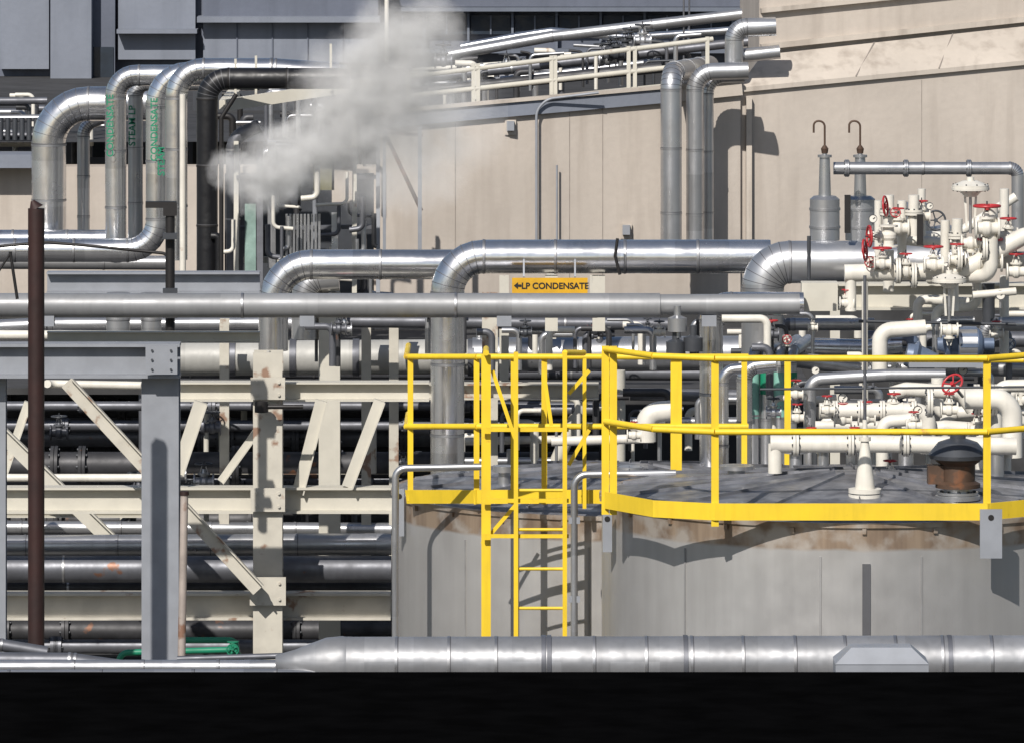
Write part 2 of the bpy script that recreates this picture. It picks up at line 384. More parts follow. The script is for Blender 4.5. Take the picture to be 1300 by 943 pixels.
for (u,v,w,h) in((340,750,46,36),(340,634,44,30),(340,493,44,28)):
    box('gusset_plate',creamr,P(u,v,yB-.18),(M(w,56),.02,M(h,56)))
    for i in(-1,1):
        for j in(-1,1): q=P(u+i*w*.32,v+j*h*.28,yB-.19); cyl('gusset_bolt',creamr,q,q-Y*.018,.013,8)
hp('bracket_arm',blackst,[(325,516),(385,516)],yB-.3,3,seg=8); cyl('bracket_collar',blackst,P(332,509,yB-.3),P(332,523,yB-.3),.06,12)
for i,(u,vt) in enumerate(((500,380),(560,380),(465,388),(285,405))):
    col(u-6,u+6,vt,yB+2.7,creamr,'stanchion')
for i,(u,vt,vb) in enumerate(((640,350,490),(700,345,430),(755,350,430),(1060,345,600))):
    col(u-6,u+6,vt,yB+2.7,cream,'stanchion',vb=vb)
for u,w in((150,15),(192,13)): hp('riser_foot',silver2,[(u,372,57.6),(u,438,57.6)],57.6,w,bands=.3)
G('rack_pipes')
hp('lower_line',silver2,[(-200,694),(497,690)],57.6,14,bands=.8)
hp('lower_line',midj,[(-200,722),(497,722)],57.3,17,bands=.9)
hp('lower_line',silver2,[(-200,668),(497,672)],59.2,9,bands=.9)
hp('white_line',white,[(-200,606),(180,606),(214,606)],58.8,5,seg=12)
hp('white_line',white,[(60,487,58),(60,487,58.4),(340,492,58.4)],58.4,5,seg=12)
hp('lower_line',darkj,[(-200,745),(497,745)],57.6,10,bands=1)
for k,(v,y,r,m) in enumerate(((590,60,17,darkj),(555,62,12,midj),(520,63,10,darkj),(575,64,14,darkj),(540,61,7,midj),(610,61,9,midj),(630,60,8,midj),(660,62,14,darkj),(700,60,12,darkj),(800,59,14,darkj),(770,60,10,midj),(515,60,6,midj),(640,64,16,darkj),(820,58,9,midj),(500,65,12,darkj),(475,64,9,midj))):  # dark pipe colours stand in for the shade inside the rack
    hp('deep_line',m,[(-300,v),(760,v)],y,r,seg=16)
    for q in range(7):
        u=-60+R.random()*680; flange(m,P(u,v,y),X,M(r*1.45,y),.03)
for q in range(34):
    u=R.uniform(-10,600); y=R.uniform(60,65); v=R.uniform(490,640); r=R.uniform(2,6)
    hp('drop_leg',R.choice([darkj,midj,midj,darkj,cream]),[(u,v),(u,v+R.uniform(40,170)),(u+R.choice([-1,1])*R.uniform(20,60),v+190)],y,r,seg=10)
for q in range(14):
    valve(P(R.uniform(0,560),R.uniform(520,640),R.uniform(58.8,61)),X,R.uniform(.035,.06),body=R.choice([midj,darkj,silver2]),wm=dgrey)
for (a,b,w,m) in(((470,520),(470,600),8,white),((520,545),(545,545),8,midj),((590,560),(760,556),5,white),((590,585),(700,585),5,silver2),((600,520),(760,520),7,midj),((740,510),(700,600),9,cream),((785,470),(785,600),9,cream),((650,570),(650,600),7,silver2),((800,500),(940,502),8,midj),((800,535),(940,535),6,silver2)):
    hp('glimpsed_line',m,[a,b],59.5,w,seg=12)
for q in range(22):
    u=R.uniform(540,950);v=R.uniform(495,560);y=R.uniform(57.5,61)
    hp('glimpsed_leg',R.choice([midj,midj,silver2,darkj,white]),[(u,v+50),(u,v),(u+R.choice([-1,1])*R.uniform(15,60),v)],y,R.uniform(2,6),seg=10,br=.06)
G('rack_shade_deck')
box('deck',roofd,(-2.2,64.2,P(0,470,62).z-.1),(10,6.4,.06))  # deck added to shade the rack interior below it
box('lower_deck',roofd,(-2.2,62.8,3.2),(10,9,.06))
# ================================================================== LARGE PIPES (mid level)
G('long_header_pipe')
hp('header',greyj,[(-250,388),(838,388)],53.6,15.5,bands=1.9)
hp('header',greyj,[(838,387),(1015,386)],53.6,13,bands=1.2)
for u in(60,390,640,900): box('pipe_shoe',grey,P(u,407,53.6),(.12,.12,.09))
ibeam('header_support',cream,P(60,428,54.0),P(330,428,54.0),M(14,54),.1)
G('silver_elbow_pipe')
hp('jacketed_line',silver,[(347,445),(347,336),(575,336)],57.6,19,bands=.62,br=M(48,57.6))
hp('tail',silver2,[(388,430),(388,355),(430,352)],58.4,18,bands=.5,br=.2)
G('silver_elbow_pipe')
hp('jacketed_line',silver,[(568,1100),(568,326),(978,326)],56.3,21.5,bands=.66,br=M(46,56.3))
hp('strap',blackst,[(784,303),(781,325),(787,349)],55.98,2,seg=8)
for u in(700,760): col(u-8,u+8,350,56.3,cream,'support',vb=420)
G('insulated_gas_main')
hp('main',silver2,[(968,640),(968,333),(1235,333)],55.0,27,bands=.75,br=M(34,55))
hp('main_branch',silver,[(903,600),(903,386),(1020,386)],54.2,15,bands=.6,br=M(22,54.2))
box('support_beam',cream,P(1040,376,54.4),(M(46,54),.2,M(36,54)))
ibeam('support_beam',cream,P(1062,376,54.6),P(1400,376,54.6),M(34,54),.2)
G('rack_header_pipe')
hp('header',creamj,[(228,455),(600,453)],59.8,22,bands=1.4,bandmat=midj)
hp('header',silver2,[(600,451),(1000,448)],59.8,22,bands=.9)
for u in(295,372,452,598): lathe('collar',midj,P(u,454,59.8)-X*.03,X,[(0,.1),(0,.172),(.06,.172),(.06,.1)],24)
hp('header',silver2,[(0,415),(60,412),(600,410)],60.5,9,bands=1)
hp('header',white,[(-100,425),(330,427)],60.0,6,seg=12)
hp('header',midj,[(430,408),(860,412)],58.6,8,bands=1)
hp('header',white,[(470,440,61),(860,440,61)],61.0,5,seg=12)
hp('header',midj,[(-100,470),(900,474)],60.5,9,bands=1.2)
for q in range(30):
    u=R.uniform(380,960); v=R.uniform(398,425); y=R.uniform(57,60)
    hp('small_riser',R.choice([white,silver2,midj,darkj]),[(u,v+50),(u,v),(u+R.choice([-1,1])*R.uniform(12,40),v)],y,R.uniform(2,5),seg=10,br=.06)
    if q%2==0: valve(P(u+8,v+3,y-.1),X,R.uniform(.02,.035),body=R.choice([midj,white,silver2,dgrey]),wm=R.choice([dgrey,red,dgrey]))
for u,v in((860,410),(880,435),(858,440)):
    p=P(u,v,53.4); lathe('instrument',silver2 if v<430 else dgrey,p-Z*.12,Z,[(0,.03),(.05,.03),(.05,.08),(.16,.08),(.18,.03),(.26,.03),(.26,0)],16)
G('condensate_pipe_sign')
a=P(650,353,56.0);b=P(746,374,56.0)
box('board',signy,(a+b)/2,(b.x-a.x,.012,a.z-b.z))
text('lettering','LP CONDENSATE',blk,(a+b)/2+Vector((.045,-.009,0)),.074)
cx=P(659,363,55.99); poly('arrow',blk,[cx+Vector((-.045,-.0005,0)),cx+Vector((-.01,-.0005,.03)),cx+Vector((-.01,-.0005,.01)),cx+Vector((.02,-.0005,.01)),cx+Vector((.02,-.0005,-.01)),cx+Vector((-.01,-.0005,-.01)),cx+Vector((-.01,-.0005,-.03))])
for u in(665,730): bar('hanger',grey,P(u,352,56.02),P(u,330,56.1),.015,.015)
# ================================================================== LEFT VERTICAL PIPES
G('silver_riser_pipes')
hp('large_riser',silver,[(62,320),(62,132),(200,132)],66.5,22,bands=.5,br=M(50,66.5))
hp('riser',silver,[(147,330),(147,96),(440,96)],65.2,13.5,bands=.55,br=M(26,65))
hp('riser',silver2,[(172,330),(172,106),(330,106)],65.6,9.5,bands=.5,br=M(16,65))
hp('riser',silver,[(-200,318),(200,318),(200,94),(330,94)],64.4,15,bands=.55,br=M(38,64.4))
hp('riser',silver,[(224,330),(224,88),(345,88),(430,94)],63.8,14,bands=.6,br=M(34,64))
hp('riser',silver2,[(106,330),(106,160),(130,150)],67,8,bands=.5)
hp('riser',midj,[(296,372),(296,175),(330,160)],65,9,bands=.6)
hp('riser',white,[(232,372),(232,120)],63.3,4,seg=12)
hp('sagging_cable',blackst,[(-100,322),(10,312),(60,308),(120,313),(210,322),(215,330)],63.0,2,seg=8,br=.3)
hp('lower_line',silver,[(-200,304),(160,304)],66.0,12,bands=.6)
hp('lower_line',silver2,[(-200,332),(212,334)],65.2,9,bands=.6)
for (u,vt,n,y) in((137,160,'CONDENSATE',65.05),(165,160,'STEAM LP',65.5),(193,165,'CONDENSATE',64.22),(202,205,'STEAM',64.2)):
    text('green_label',n,green,P(u+3,vt,y-.03),.095,(math.pi/2,-math.pi/2,0))
G('black_insulated_pipe')
hp('line',black,[(263,372),(263,100),(445,100)],62.8,13.5,bands=.6,br=M(26,62.8),bandmat=blackst)
hp('line',blackst,[(281,372),(281,150),(300,120)],62.6,3,seg=10)
hp('line',black,[(268,300),(278,300),(278,372)],62.7,5,seg=10)
G('process_equipment_skid')
for i in range(10):
    bar('ribbed_panel',silver2,P(364+i*4.6,272,64),P(364+i*4.6,325,64),.022,.03)
box('cabinet',mk('cabinet_olive',(.20,.19,.11),0,.6),P(412,215,65),(M(26,65),.4,M(50,65)))
box('cabinet',beige,P(435,222,65),(M(26,65),.4,M(70,65)))
box('frame_plate',dgrey,P(380,300,66.3),(M(190,66),.1,M(160,66)))
for (a,b,w,m) in(((300,372),(300,180),6,cream),((330,372),(330,190),8,midj),((345,340),(345,180),10,silver2),((310,330),(470,330),8,cream),((300,225),(480,225),5,midj),((400,372),(400,170),6,grey),((450,372),(450,150),6,cream),((425,330),(425,270),8,silver2),((480,372),(480,160),5,grey),((300,290),(480,288),5,midj),((318,372),(318,260),14,mk('green_grey',(.13,.21,.185),.2,.5))):
    bar('frame',m,P(*a,64.6+R.random()*.6),P(*b,64.9),M(w,65),.08)
for q in range(24):
    u=R.uniform(290,480);v=R.uniform(200,350);y=R.uniform(63.5,65.5)
    hp('small_pipe',R.choice([midj,darkj,silver2,white]),[(u,v),(u,v+40),(u+R.uniform(-40,40),v+42)],y,R.uniform(1.5,4),seg=8,br=.06)
bar('cream_beam',cream,P(286,134,63.2),P(470,106,63.6),M(15,63),.12)
bar('cream_beam_return',cream,P(286,134,63.2),P(286,134,63.2)+Y*2,M(12,63),.12)
for u,v in((299,135),(325,131),(420,116)): bar('beam_hanger',cream,P(u,v,63.4),P(u,v-60,63.4),M(3,63),.03)
G('wall_bracket_frame')
bar('post',grey,P(533,160,67.8),P(533,318,67.8),M(5,67),.06)
bar('post',grey,P(488,150,67.8),P(488,318,67.8),M(4,67),.05)
bar('brace',brown,P(490,172,67.8),P(535,268,67.8),M(5,67),.05)
bar('arm',brown,P(482,168,67.8),P(537,172,67.8),M(4,67),.05)
# ================================================================== BUILDINGS
G('beige_concrete_building')
def yl_(u): return 69.2+(u-480)*.8/460
tops=[P(u,v,yl_(u)) for u,v in((478,164),(840,130),(940,120))]
wallslab('parapet_wall',beige,tops,.4)
for (u0,v0,u1,v1) in((478,154,840,122),(840,122,940,112)):
    a=P(u0,v0,yl_(u0)+.02);b=P(u1,v1,yl_(u1)+.02); bar('coping',bluel if u0==478 else beige2,a,b,M(18,69),.16)
    a=P(u0,v0-11,yl_(u0)+.02);b=P(u1,v1-11,yl_(u1)+.02); bar('coping_cap',beige2,a,b,M(4,69),.22)
for u in(578,723,765):
    v=158-(u-480)*.095; y=yl_(u)
    bar('panel_joint',seamm,P(u,v+8,y-.001),P(u,500,y-.001),.008,.008)
for u,v in((648,160),(795,292),(1098,33)):
    y=yl_(u)-.05 if u<940 else 70.9
    box('wall_fixture',grey,P(u,v,y),(.08,.1,.1)); box('wall_fixture_plate',beige2,P(u,v+2,y+.03),(.12,.03,.16))
def yr(u): return 70.0+(u-905)*.7/395
tops=[P(u,v,yr(u)) for u,v in((905,116),(938,113),(1500,59))]
wallslab('lower_wall',beige,tops,.5)
e0,e1=P(936,112,yr(936)-.05),P(1500,58,yr(1500)-.05); f0,f1=P(968,70,yr(968)+.45),P(1500,12,yr(1500)+.45)
poly('sloped_ledge',beige2,[e0,e1,f1,f0]); g0,g1=e0-Z*.05,e1-Z*.05
poly('ledge_drip',beige2,[g0,g1,e1,e0]); poly('ledge_soffit',beige2,[g0,Vector((g0.x,g0.y+.3,g0.z)),Vector((g1.x,g1.y+.3,g1.z)),g1])
for u in(1085,1190,1300):
    f=(u-936)/564; p=e0.lerp(e1,f); q=f0.lerp(f1,f); bar('ledge_joint',seamm,p-Y*.002+Z*.004,q-Y*.002+Z*.004,.012,.012)
tops=[P(964,-260,yr(964)+.5),P(1500,-320,yr(1500)+.5)]
wallslab('upper_wall',beige,tops,6)
bar('moulding',beige2,P(966,60,yr(966)+.46),P(1500,4,yr(1500)+.46),.06,.08)
bar('moulding',beige2,P(966,14,yr(966)+.46),P(1500,-40,yr(1500)+.46),.05,.07)
for u in(947,1170):
    y=yr(u); v=112-(u-938)*.096; bar('panel_joint',seamm,P(u,v+12,y-.001),P(u,420,y-.001),.008,.008)
bar('wall_pipe',beige2,P(951,124,yr(951)-.05),P(951,320,yr(951)-.05),.06,.06)
rz=P(700,150,70).z-.25
add('roof_deck',roofd,[(-14,69.3,rz),(2.5,70.2,rz),(3.2,100,rz),(-14,100,rz)],[(0,1,2,3)],False)
tops=[P(-400,212,69.6),P(300,212,69.6),P(478,212,69.6)]
wallslab('left_wall',beige,tops,.4)
bar('left_coping',bluel,P(-400,203,69.55),P(60,203,69.55),M(17,69),.6)
G('shade_dark_wall')
wallslab('wall',roofd,[P(-400,378,68.4),P(1500,378,68.4)],.3)  # wall coloured dark in place of the shade beneath the rack
G('grey_process_building')
yb=84
def panel(part,mat,u0,u1,v0,v1,y,d=.4):
    a=P(u0,v0,y);b=P(u1,v1,y); box(part,mat,((a.x+b.x)/2,y+d/2,(a.z+b.z)/2),(b.x-a.x,d,a.z-b.z))
panel('main_wall',bluec,-500,482,-300,420,yb,6)
panel('pilaster',bluel,64,116,-300,112,yb-.6,.55); panel('pilaster',bluec,116,146,-300,200,yb-.3,.28)
panel('bay_panel',bluel,0,62,-300,88,yb-.2,.19)
panel('bay_panel',bluel,150,248,-60,38,yb-.2,.19); panel('bay_panel',bluel,150,248,42,76,yb-.25,.24)
panel('bay_panel',bluel,258,480,28,80,yb-.25,.24); panel('bay_panel',bluec,258,480,-60,24,yb-.2,.19)
panel('sill',bluel,250,482,22,29,yb-.5,.5); panel('sill',bluel,148,250,38,43,yb-.5,.5)
for u in(300,345,390,435): panel('joint',bluec,u,u+1.5,30,79,yb-.27,.02)
panel('doorway',glass,118,144,60,200,yb-.32,.02)
panel('upper_facade',bluec,482,1000,-300,300,yb+1,4)
for i in range(9):
    u=486+i*56
    panel('window',glass,u,u+50,20,44,yb+.9,.05); panel('window_mullion',bluem,u+51,u+54,14,64,yb+.85,.1)
    panel('window_midbar',bluem,u+24,u+26,20,44,yb+.87,.03)
panel('cornice',bluem,482,1000,10,15,yb+.6,.4); panel('cornice',bluec,482,1000,-30,9,yb+.7,.3); panel('cornice',bluem,482,1000,63,68,yb+.6,.4)
hp('downspout',white,[(491,-60),(491,80)],yb-.6,3,seg=10)
hp('lightning_rod',midj,[(875,-60),(875,90)],78,1.2,seg=8); hp('lightning_rod',midj,[(868,-60),(868,120)],76,1.2,seg=8)
# ------------------------------------------------------------------ roof pipework & railing
G('roof_pipework')
hp('pipe',silver2,[(560,72),(700,47),(962,16)],76,7,bands=1)
hp('pipe',silver,[(585,60),(660,46),(700,40),(800,48),(970,36)],78,5,seg=14)
hp('pipe',midj,[(540,100),(960,52)],74,6,bands=1)
hp('pipe',white,[(520,90),(900,62)],77,3,seg=10)
hp('pipe',darkj,[(520,118),(840,86)],73,7,seg=12)
hp('pipe',silver2,[(560,110),(838,78)],75,4,seg=12)
for q in range(40):
    u=R.uniform(510,900); y=R.uniform(72.5,77); v=100-(u-520)*.1+R.uniform(-22,12)
    hp('pipe_leg',R.choice([midj,darkj,silver2,white,dgrey]),[(u,v+45),(u,v),(u+R.choice([-1,1])*R.uniform(8,45),v-R.uniform(0,3))],y,R.uniform(1.5,4.5),seg=8,br=.06)
for q in range(10):
    u=R.uniform(520,860); v=95-(u-520)*.1+R.uniform(-15,15); valve(P(u,v,73+R.random()*2),X,.05,body=R.choice([midj,dgrey,silver2]),wm=dgrey)
G('roof_pipework')
for q in range(26):
    u=R.uniform(-5,130); y=R.uniform(70,75); v=R.uniform(120,190)
    hp('pipe_leg',R.choice([midj,darkj,silver2,dgrey,white]),[(u,v+40),(u,v),(u+R.choice([-1,1])*R.uniform(8,45),v)],y,R.uniform(1.5,5),seg=8,br=.06)
for v,m in((128,midj),(150,silver2),(182,white),(172,midj)): hp('pipe',m,[(-100,v+1),(60,v)],70.3,4.5,seg=12)
for i in range(7): hp('coil',dgrey,[(-8+i*9,150),(-8+i*9,178)],70,3.4,seg=10)
for q in range(44):
    u=R.uniform(285,475); y=R.uniform(67,74); v=R.uniform(105,200)
    hp('pipe_leg',R.choice([midj,darkj,silver2,dgrey,blackst]),[(u,v+60),(u,v),(u+R.choice([-1,1])*R.uniform(8,45),v)],y,R.uniform(1.5,5),seg=8,br=.06)
box('backing_screen',dgrey,P(375,150,76),(M(260,76),.1,M(130,76)))
G('roof_guard_railing')
yr2=lambda u: 69.4+(u-480)*.8/460
def rp(u,v): return P(u,v,yr2(u))
for (a,b) in(((520,98),(905,50)),((520,122),(850,86))):
    cyl('rail',cream,rp(*a),rp(*b),M(3.3,69),10)
for u,v0,v1 in((518,98,150),(601,84,140),(607,84,140),(700,74,130),(705,74,130),(798,62,118),(806,62,118),(898,50,112)):
    bar('post',cream,rp(u,v0-3),rp(u,v1),M(5,69),.05)
bar('kickplate',cream,rp(520,142),rp(840,110),M(6,69),.02)
G('wall_riser_pipes')
hp('riser',silver2,[(852,345),(852,92),(900,84,71.2)],68.9,13.5,bands=.65,br=M(22,69))
hp('riser',silver2,[(882,345),(882,92),(950,90)],69.2,11,bands=.7,br=M(24,69))
hp('riser',silver2,[(899,345),(899,100),(945,98)],69.5,7,bands=.7,br=M(20,69))
hp('riser',silver2,[(932,80),(932,36),(985,34)],69.9,12,bands=.5,br=M(16,69))
hp('riser',silver2,[(935,72),(990,66)],70.0,9,bands=.5)
hp('conduit',grey,[(681,320),(681,140),(695,126),(760,118)],69.45,1.7,seg=8,br=.2)
hp('conduit',grey,[(707,210),(707,310)],69.5,1.3,seg=8)
# ================================================================== RIGHT PROCESS CLUSTER
G('vent_stack')
def vent(u,y):
    b=P(u,305,y);s=M(1,y)
    lathe('muffler',silver2,b,Z,[(0,0),(0,s*19),(s*52,s*19),(s*56,s*14),(s*56,s*8),(s*105,s*6.5),(s*105,s*9),(s*108,s*9),(s*108,s*3),(s*112,s*3)],22)
    for h in(15,38): lathe('muffler_band',band,b+Z*s*h,Z,[(0,s*19),(0,s*20),(s*3,s*20),(s*3,s*19)],22)
    top=b+Z*s*110
    pipe('gooseneck',brown,[top,top+Z*s*40+X*0,top+Z*s*42-X*s*14,top+Z*s*26-X*s*14],s*1.3,br=s*7,seg=8)
    lathe('gooseneck_fitting',brown,top,Z,[(0,s*4),(s*6,s*5),(s*10,s*2),(s*10,0)],10)
vent(1047,55.5)
G('vent_stack'); vent(1092,56.2)
G('vent_header_pipe')
hp('header',silver2,[(1058,214),(1292,214),(1292,300)],55.8,8,bands=.9,br=M(10,56))
for u in(1075,1150,1230): flange(silver2,P(u,214,55.8),X,M(11,56),.015)
G('process_vessel_cap')
lathe('cap',silver2,P(1163,305,56.5),Z,[(0,.12),(.3,.12),(.33,.08),(.33,0)],20)
lathe('cap',silver2,P(1200,318,56.8),Z,[(0,.16),(.2,.16),(.22,.05),(.22,0)],20)
G('valve_manifold')
yM=53.0
def act(u,v,y,s=1.0):
    p=P(u,v,y)
    lathe('diaphragm_actuator',white,p,Z,[(0,0),(0,.05*s),(.04*s,.09*s),(.055*s,.155*s),(.075*s,.155*s),(.075*s,.15*s),(.095*s,.15*s),(.11*s,.11*s),(.13*s,.06*s),(.13*s,.03*s),(.16*s,.03*s),(.16*s,0)],24)
    for i in range(10):
        g=i*math.pi/5; cyl('actuator_bolt',dgrey,p+Vector((math.cos(g)*.14*s,math.sin(g)*.14*s,.045*s)),p+Vector((math.cos(g)*.14*s,math.sin(g)*.14*s,.108*s)),.006,6)
    for sx in(-1,1): bar('actuator_yoke',white,p+X*sx*.045*s,p+X*sx*.03*s-Z*.25*s,.018,.02)
    cyl('actuator_stem',silver2,p,p-Z*.3*s,.012,8)
    valve(p-Z*.38*s,X,.04*s,body=white,stem=-Z,wr=.001)
act(1232,250,yM); act(1205,366,yM-.3,.9)
hp('white_line',white,[(1072,347),(1215,344),(1232,338),(1300,300),(1400,296)],yM,11,bands=None,br=.12)
hp('white_line',white,[(1080,345),(1080,395,yM)],yM,7,br=.06)
hp('white_line',white,[(1400,332),(1250,330),(1250,290)],yM+.2,11,br=.12)
hp('white_line',white,[(1258,262),(1258,350),(1180,352,yM+.3)],yM-.1,9,br=.1)
hp('white_line',white,[(978,563),(1110,563),(1290,566)],50.0,11,br=.12)
hp('white_line',white,[(984,563),(984,600)],50.0,9,br=.1)
hp('white_line',white,[(1040,521),(1178,521),(1178,575)],51.2,10,br=.1)
hp('white_line',white,[(1225,506),(1285,506),(1285,580)],50.6,13,br=.14)
hp('white_line',white,[(1130,500),(1150,494),(1220,498),(1235,520)],51.5,9,br=.08)
hp('white_line',white,[(1035,540),(1120,540)],51.6,6); hp('white_line',white,[(1120,600),(1120,535),(1160,532)],51.0,8,br=.08)
hp('white_line',white,[(1117,480,53),(1117,420,53),(1175,416,53)],53,10,br=.1)
hp('white_line',white,[(1150,600),(1150,548),(1200,542),(1240,545)],51.3,9,br=.1)
hp('white_line',white,[(1190,480),(1190,525),(1240,528)],52.0,8,br=.1)
hp('white_line',white,[(1290,250),(1210,300),(1170,300)],53.9,6,br=.1)
hp('white_line',white,[(1115,255),(1115,330)],53.6,5); hp('white_line',white,[(1145,255),(1145,350)],53.6,6)
hp('white_line',white,[(1100,300),(1290,318)],53.8,7)
# extra drops, branches and tees
hp('white_line',white,[(1045,600),(1045,535),(1075,530)],51.8,7,br=.08); hp('white_line',white,[(1080,600),(1080,540)],51.6,6)
hp('white_line',white,[(1095,600),(1095,548),(1125,546)],51.9,7,br=.08); hp('white_line',white,[(1200,600),(1200,525),(1262,520)],51.9,8,br=.1)
hp('white_line',white,[(1245,600),(1245,555)],51.4,7); hp('white_line',white,[(1265,560),(1265,490),(1400,488)],52,8,br=.1)
hp('white_line',white,[(1030,598),(1030,508),(1062,505)],52.4,5,br=.06); hp('white_line',white,[(1170,240),(1170,300)],53.7,5)
hp('white_line',white,[(1275,240),(1275,330)],53.6,6); hp('white_line',white,[(1200,280),(1200,350)],53.5,6)
hp('white_line',white,[(1210,395),(1210,345)],52.9,7); hp('white_line',white,[(1235,375),(1290,370)],53,5)
hp('white_line',white,[(1188,415),(1188,392),(1240,390),(1240,340)],53.4,6,br=.08)
hp('blue_line',blue,[(1130,425),(1160,425),(1160,470)],54,8,br=.1); hp('silver_line',silver2,[(1250,440),(1250,412),(1400,410)],54,9,br=.1,bands=.4)
for u,v,y,r in((1165,520,50.9,.035),(1070,505,52,.04),(1222,470,53,.04),(1108,278,53,.035),(1270,375,53,.04),(1035,470,53,.035),(1290,540,51,.035),(1180,262,53.5,.03)): gauge(u,v,y,r)
for u,v,y in((1140,338,52.9),(1218,322,52.9),(1160,344,52.9),(1250,310,52.9)): flange(white,P(u,v+6,y),X,.105,.018)
for u,v in((1180,510),(1240,507),(1262,507)): flange(white,P(u,v,50.7),X,.12,.02)
hp('white_line',white,[(820,560),(820,524),(860,520)],54.5,13,br=.12); hp('white_line',white,[(700,560),(830,556)],55.5,6)
hp('silver_line',silver,[(945,590),(945,466),(985,462)],53.0,10,br=.12,bands=.4)
hp('silver_line',silver,[(918,640),(918,470),(948,467)],52.6,7,br=.1,bands=.4)
hp('silver_line',silver2,[(1028,610),(1028,482),(1130,476),(1200,476)],52.2,8,br=.1)
hp('silver_line',silver,[(945,440),(1100,444),(1145,440)],56,13,bands=.5)
hp('silver_line',silver2,[(960,425),(1000,412),(1110,412)],55.6,8,bands=.5)
hp('silver_line',silver2,[(1000,455),(1110,470),(1160,466),(1400,470)],55,10,bands=.5)
hp('silver_line',midj,[(1100,430),(1400,432)],56.5,10); hp('silver_line',dgrey,[(1150,455),(1400,452)],54.5,6)
hp('white_line',white,[(1165,415),(1165,380),(1230,384)],54,6,br=.06); hp('white_line',white,[(1275,350),(1275,460)],54.2,6)
hp('white_line',white,[(1098,350),(1098,470)],54,4); hp('blue_line',dgrey,[(1255,360),(1255,450)],54,8)
hp('thin_rod',dgrey,[(965,494),(1400,490)],49.2,1.5,seg=8); hp('thin_rod',dgrey,[(1090,408),(1290,412)],53.2,2,seg=8)
hp('thin_rod',dgrey,[(1027,355),(1027,300)],53.6,2.5,seg=8)
mint=mk('mint',(.22,.45,.38))
for i,u in enumerate((956,973,990,1004)):
    hp('riser',silver2,[(u,600),(u,448),(u+22,432,55.2)],54.6,7.5,bands=.4,br=.1)
    cyl('riser_green_band',mint if i%2==0 else green,P(u,530 if i%2==0 else 500,54.6),P(u,472,54.6),M(8,54.6),18)
W=[(1253,290,yM-.15,.05,.105,Z),(1257,332,yM,.05,.10,Z),(1140,290,yM+.4,.045,.05,Z),(1120,335,yM-.1,.035,.075,Z),(1185,336,yM-.2,.04,.075,Z),(1150,345,yM-.1,.04,.05,Z),
   (1070,532,51.2,.035,.04,Z),(1100,530,51.2,.035,.045,Z),(1050,520,51,.03,.04,Z),(1135,520,51.2,.035,.05,Z),(1010,500,52,.03,.045,Z),(1160,540,50.8,.03,.04,Z),(1290,345,53,.04,.06,Z),(1012,530,52,.03,.04,Z),(805,552,53,.03,.03,Z),(1075,385,53,.03,.04,Z),(1135,470,54,.03,.04,Z),(1240,545,51,.035,.04,Z),(1205,520,51.4,.035,.04,Z),(1265,425,53.5,.03,.04,Z),
   (1280,300,53.2,.04,.065,Z),(1170,275,53.5,.035,.05,Z),(1215,330,52.9,.035,.055,Z),(1085,560,50.9,.03,.04,Z),(1030,560,51.5,.03,.04,Z)]
for u,v,y,r,wr,s in W: valve(P(u,v,y),X,r,stem=s,wr=wr)
wheel(P(1098,318,52.7),(1,-.25,.1),.085); wheel(P(1124,262,53.2),(1,-.3,.1),.08); wheel(P(1137,270,53),(.1,-1,.3),.04)
wheel(P(1209,487,50.2),(-.6,-.75,.75),.085); cyl('valve_stem',dgrey,P(1209,487,50.2),P(1222,503,50.5),.012,8)
wheel(P(1188,280,54.5),(0,-1,.1),.08,dgrey); wheel(P(1077,371,53),(.2,-1,.2),.03)
valve(P(1128,300,53.2),Z,.045,stem=(-1,-.2,0),wr=.085); valve(P(1104,335,53),Z,.03,stem=(0,-1,.2),wr=.045)
for u,v in((1128,270),(1128,340),(1160,270),(1215,300)):
    hp('white_line',white,[(u,v-22),(u,v+30)],53.4,7)
    flange(white,P(u,v,53.4),Z,M(12,53),.02)
for u in (1010,1080,1150): flange(white,P(u,563,50.0),X,M(16,50),.02)
for u in (1060,1092,1120,1160): flange(white,P(u,521,51.2),X,M(13,51),.018)
box('bracket',blackst,P(1076,272,54.8),(.05,.05,.32)); box('bracket',blackst,P(1168,292,53.2),(.05,.05,.25),0)
for q in range(80):
    u=R.uniform(960,1300);v=R.uniform(395,560);y=R.uniform(53.0,57.5)
    hp('small_bore',R.choice([white,white,white,silver2,midj,dgrey]),[(u,v+R.uniform(20,70)),(u,v),(u+R.choice([-1,1])*R.uniform(10,60),v)],y,R.uniform(1.5,5.5),seg=10,br=.06)
    if q%3==0: valve(P(u,v+18,y-.1),Z if q%2 else X,R.uniform(.02,.035),stem=(0,-1,.2) if q%2 else Z,wm=R.choice([red,dgrey,blue]),body=R.choice([white,midj,silver2]))
G('electric_motor_pump')
p=P(1190,437,52.9)
lathe('motor_housing',blue,p,X,[(0,0),(0,.05),(.06,.07),(.07,.125),(.1,.125),(.11,.1),(.16,.1),(.17,.13),(.33,.13),(.36,.1),(.38,.05),(.46,.05),(.46,0)],24)
lathe('end_bell',silver2,p+X*.17,X,[(0,.131),(0,.138),(.15,.138),(.15,.131)],24)
for i in range(10):
    g=i*math.pi/5; box('cooling_fin',blue,p+X*.25+Vector((0,math.cos(g)*.135,math.sin(g)*.135)),(.14,.012,.03),rot=Matrix.Rotation(g,3,'X'))
lathe('pump_casing',blue,P(1150,450,53.0),(1,0,-.25),[(0,0),(0,.09),(.05,.1),(.08,.14),(.11,.1),(.25,.07),(.25,0)],20)
box('base_plate',grey,P(1200,462,52.9),(.6,.2,.04))
G('control_valve_bank')
for (u,v) in((985,610),(1130,605)):
    valve(P(u,v,50.2),X,.035,wr=.05)
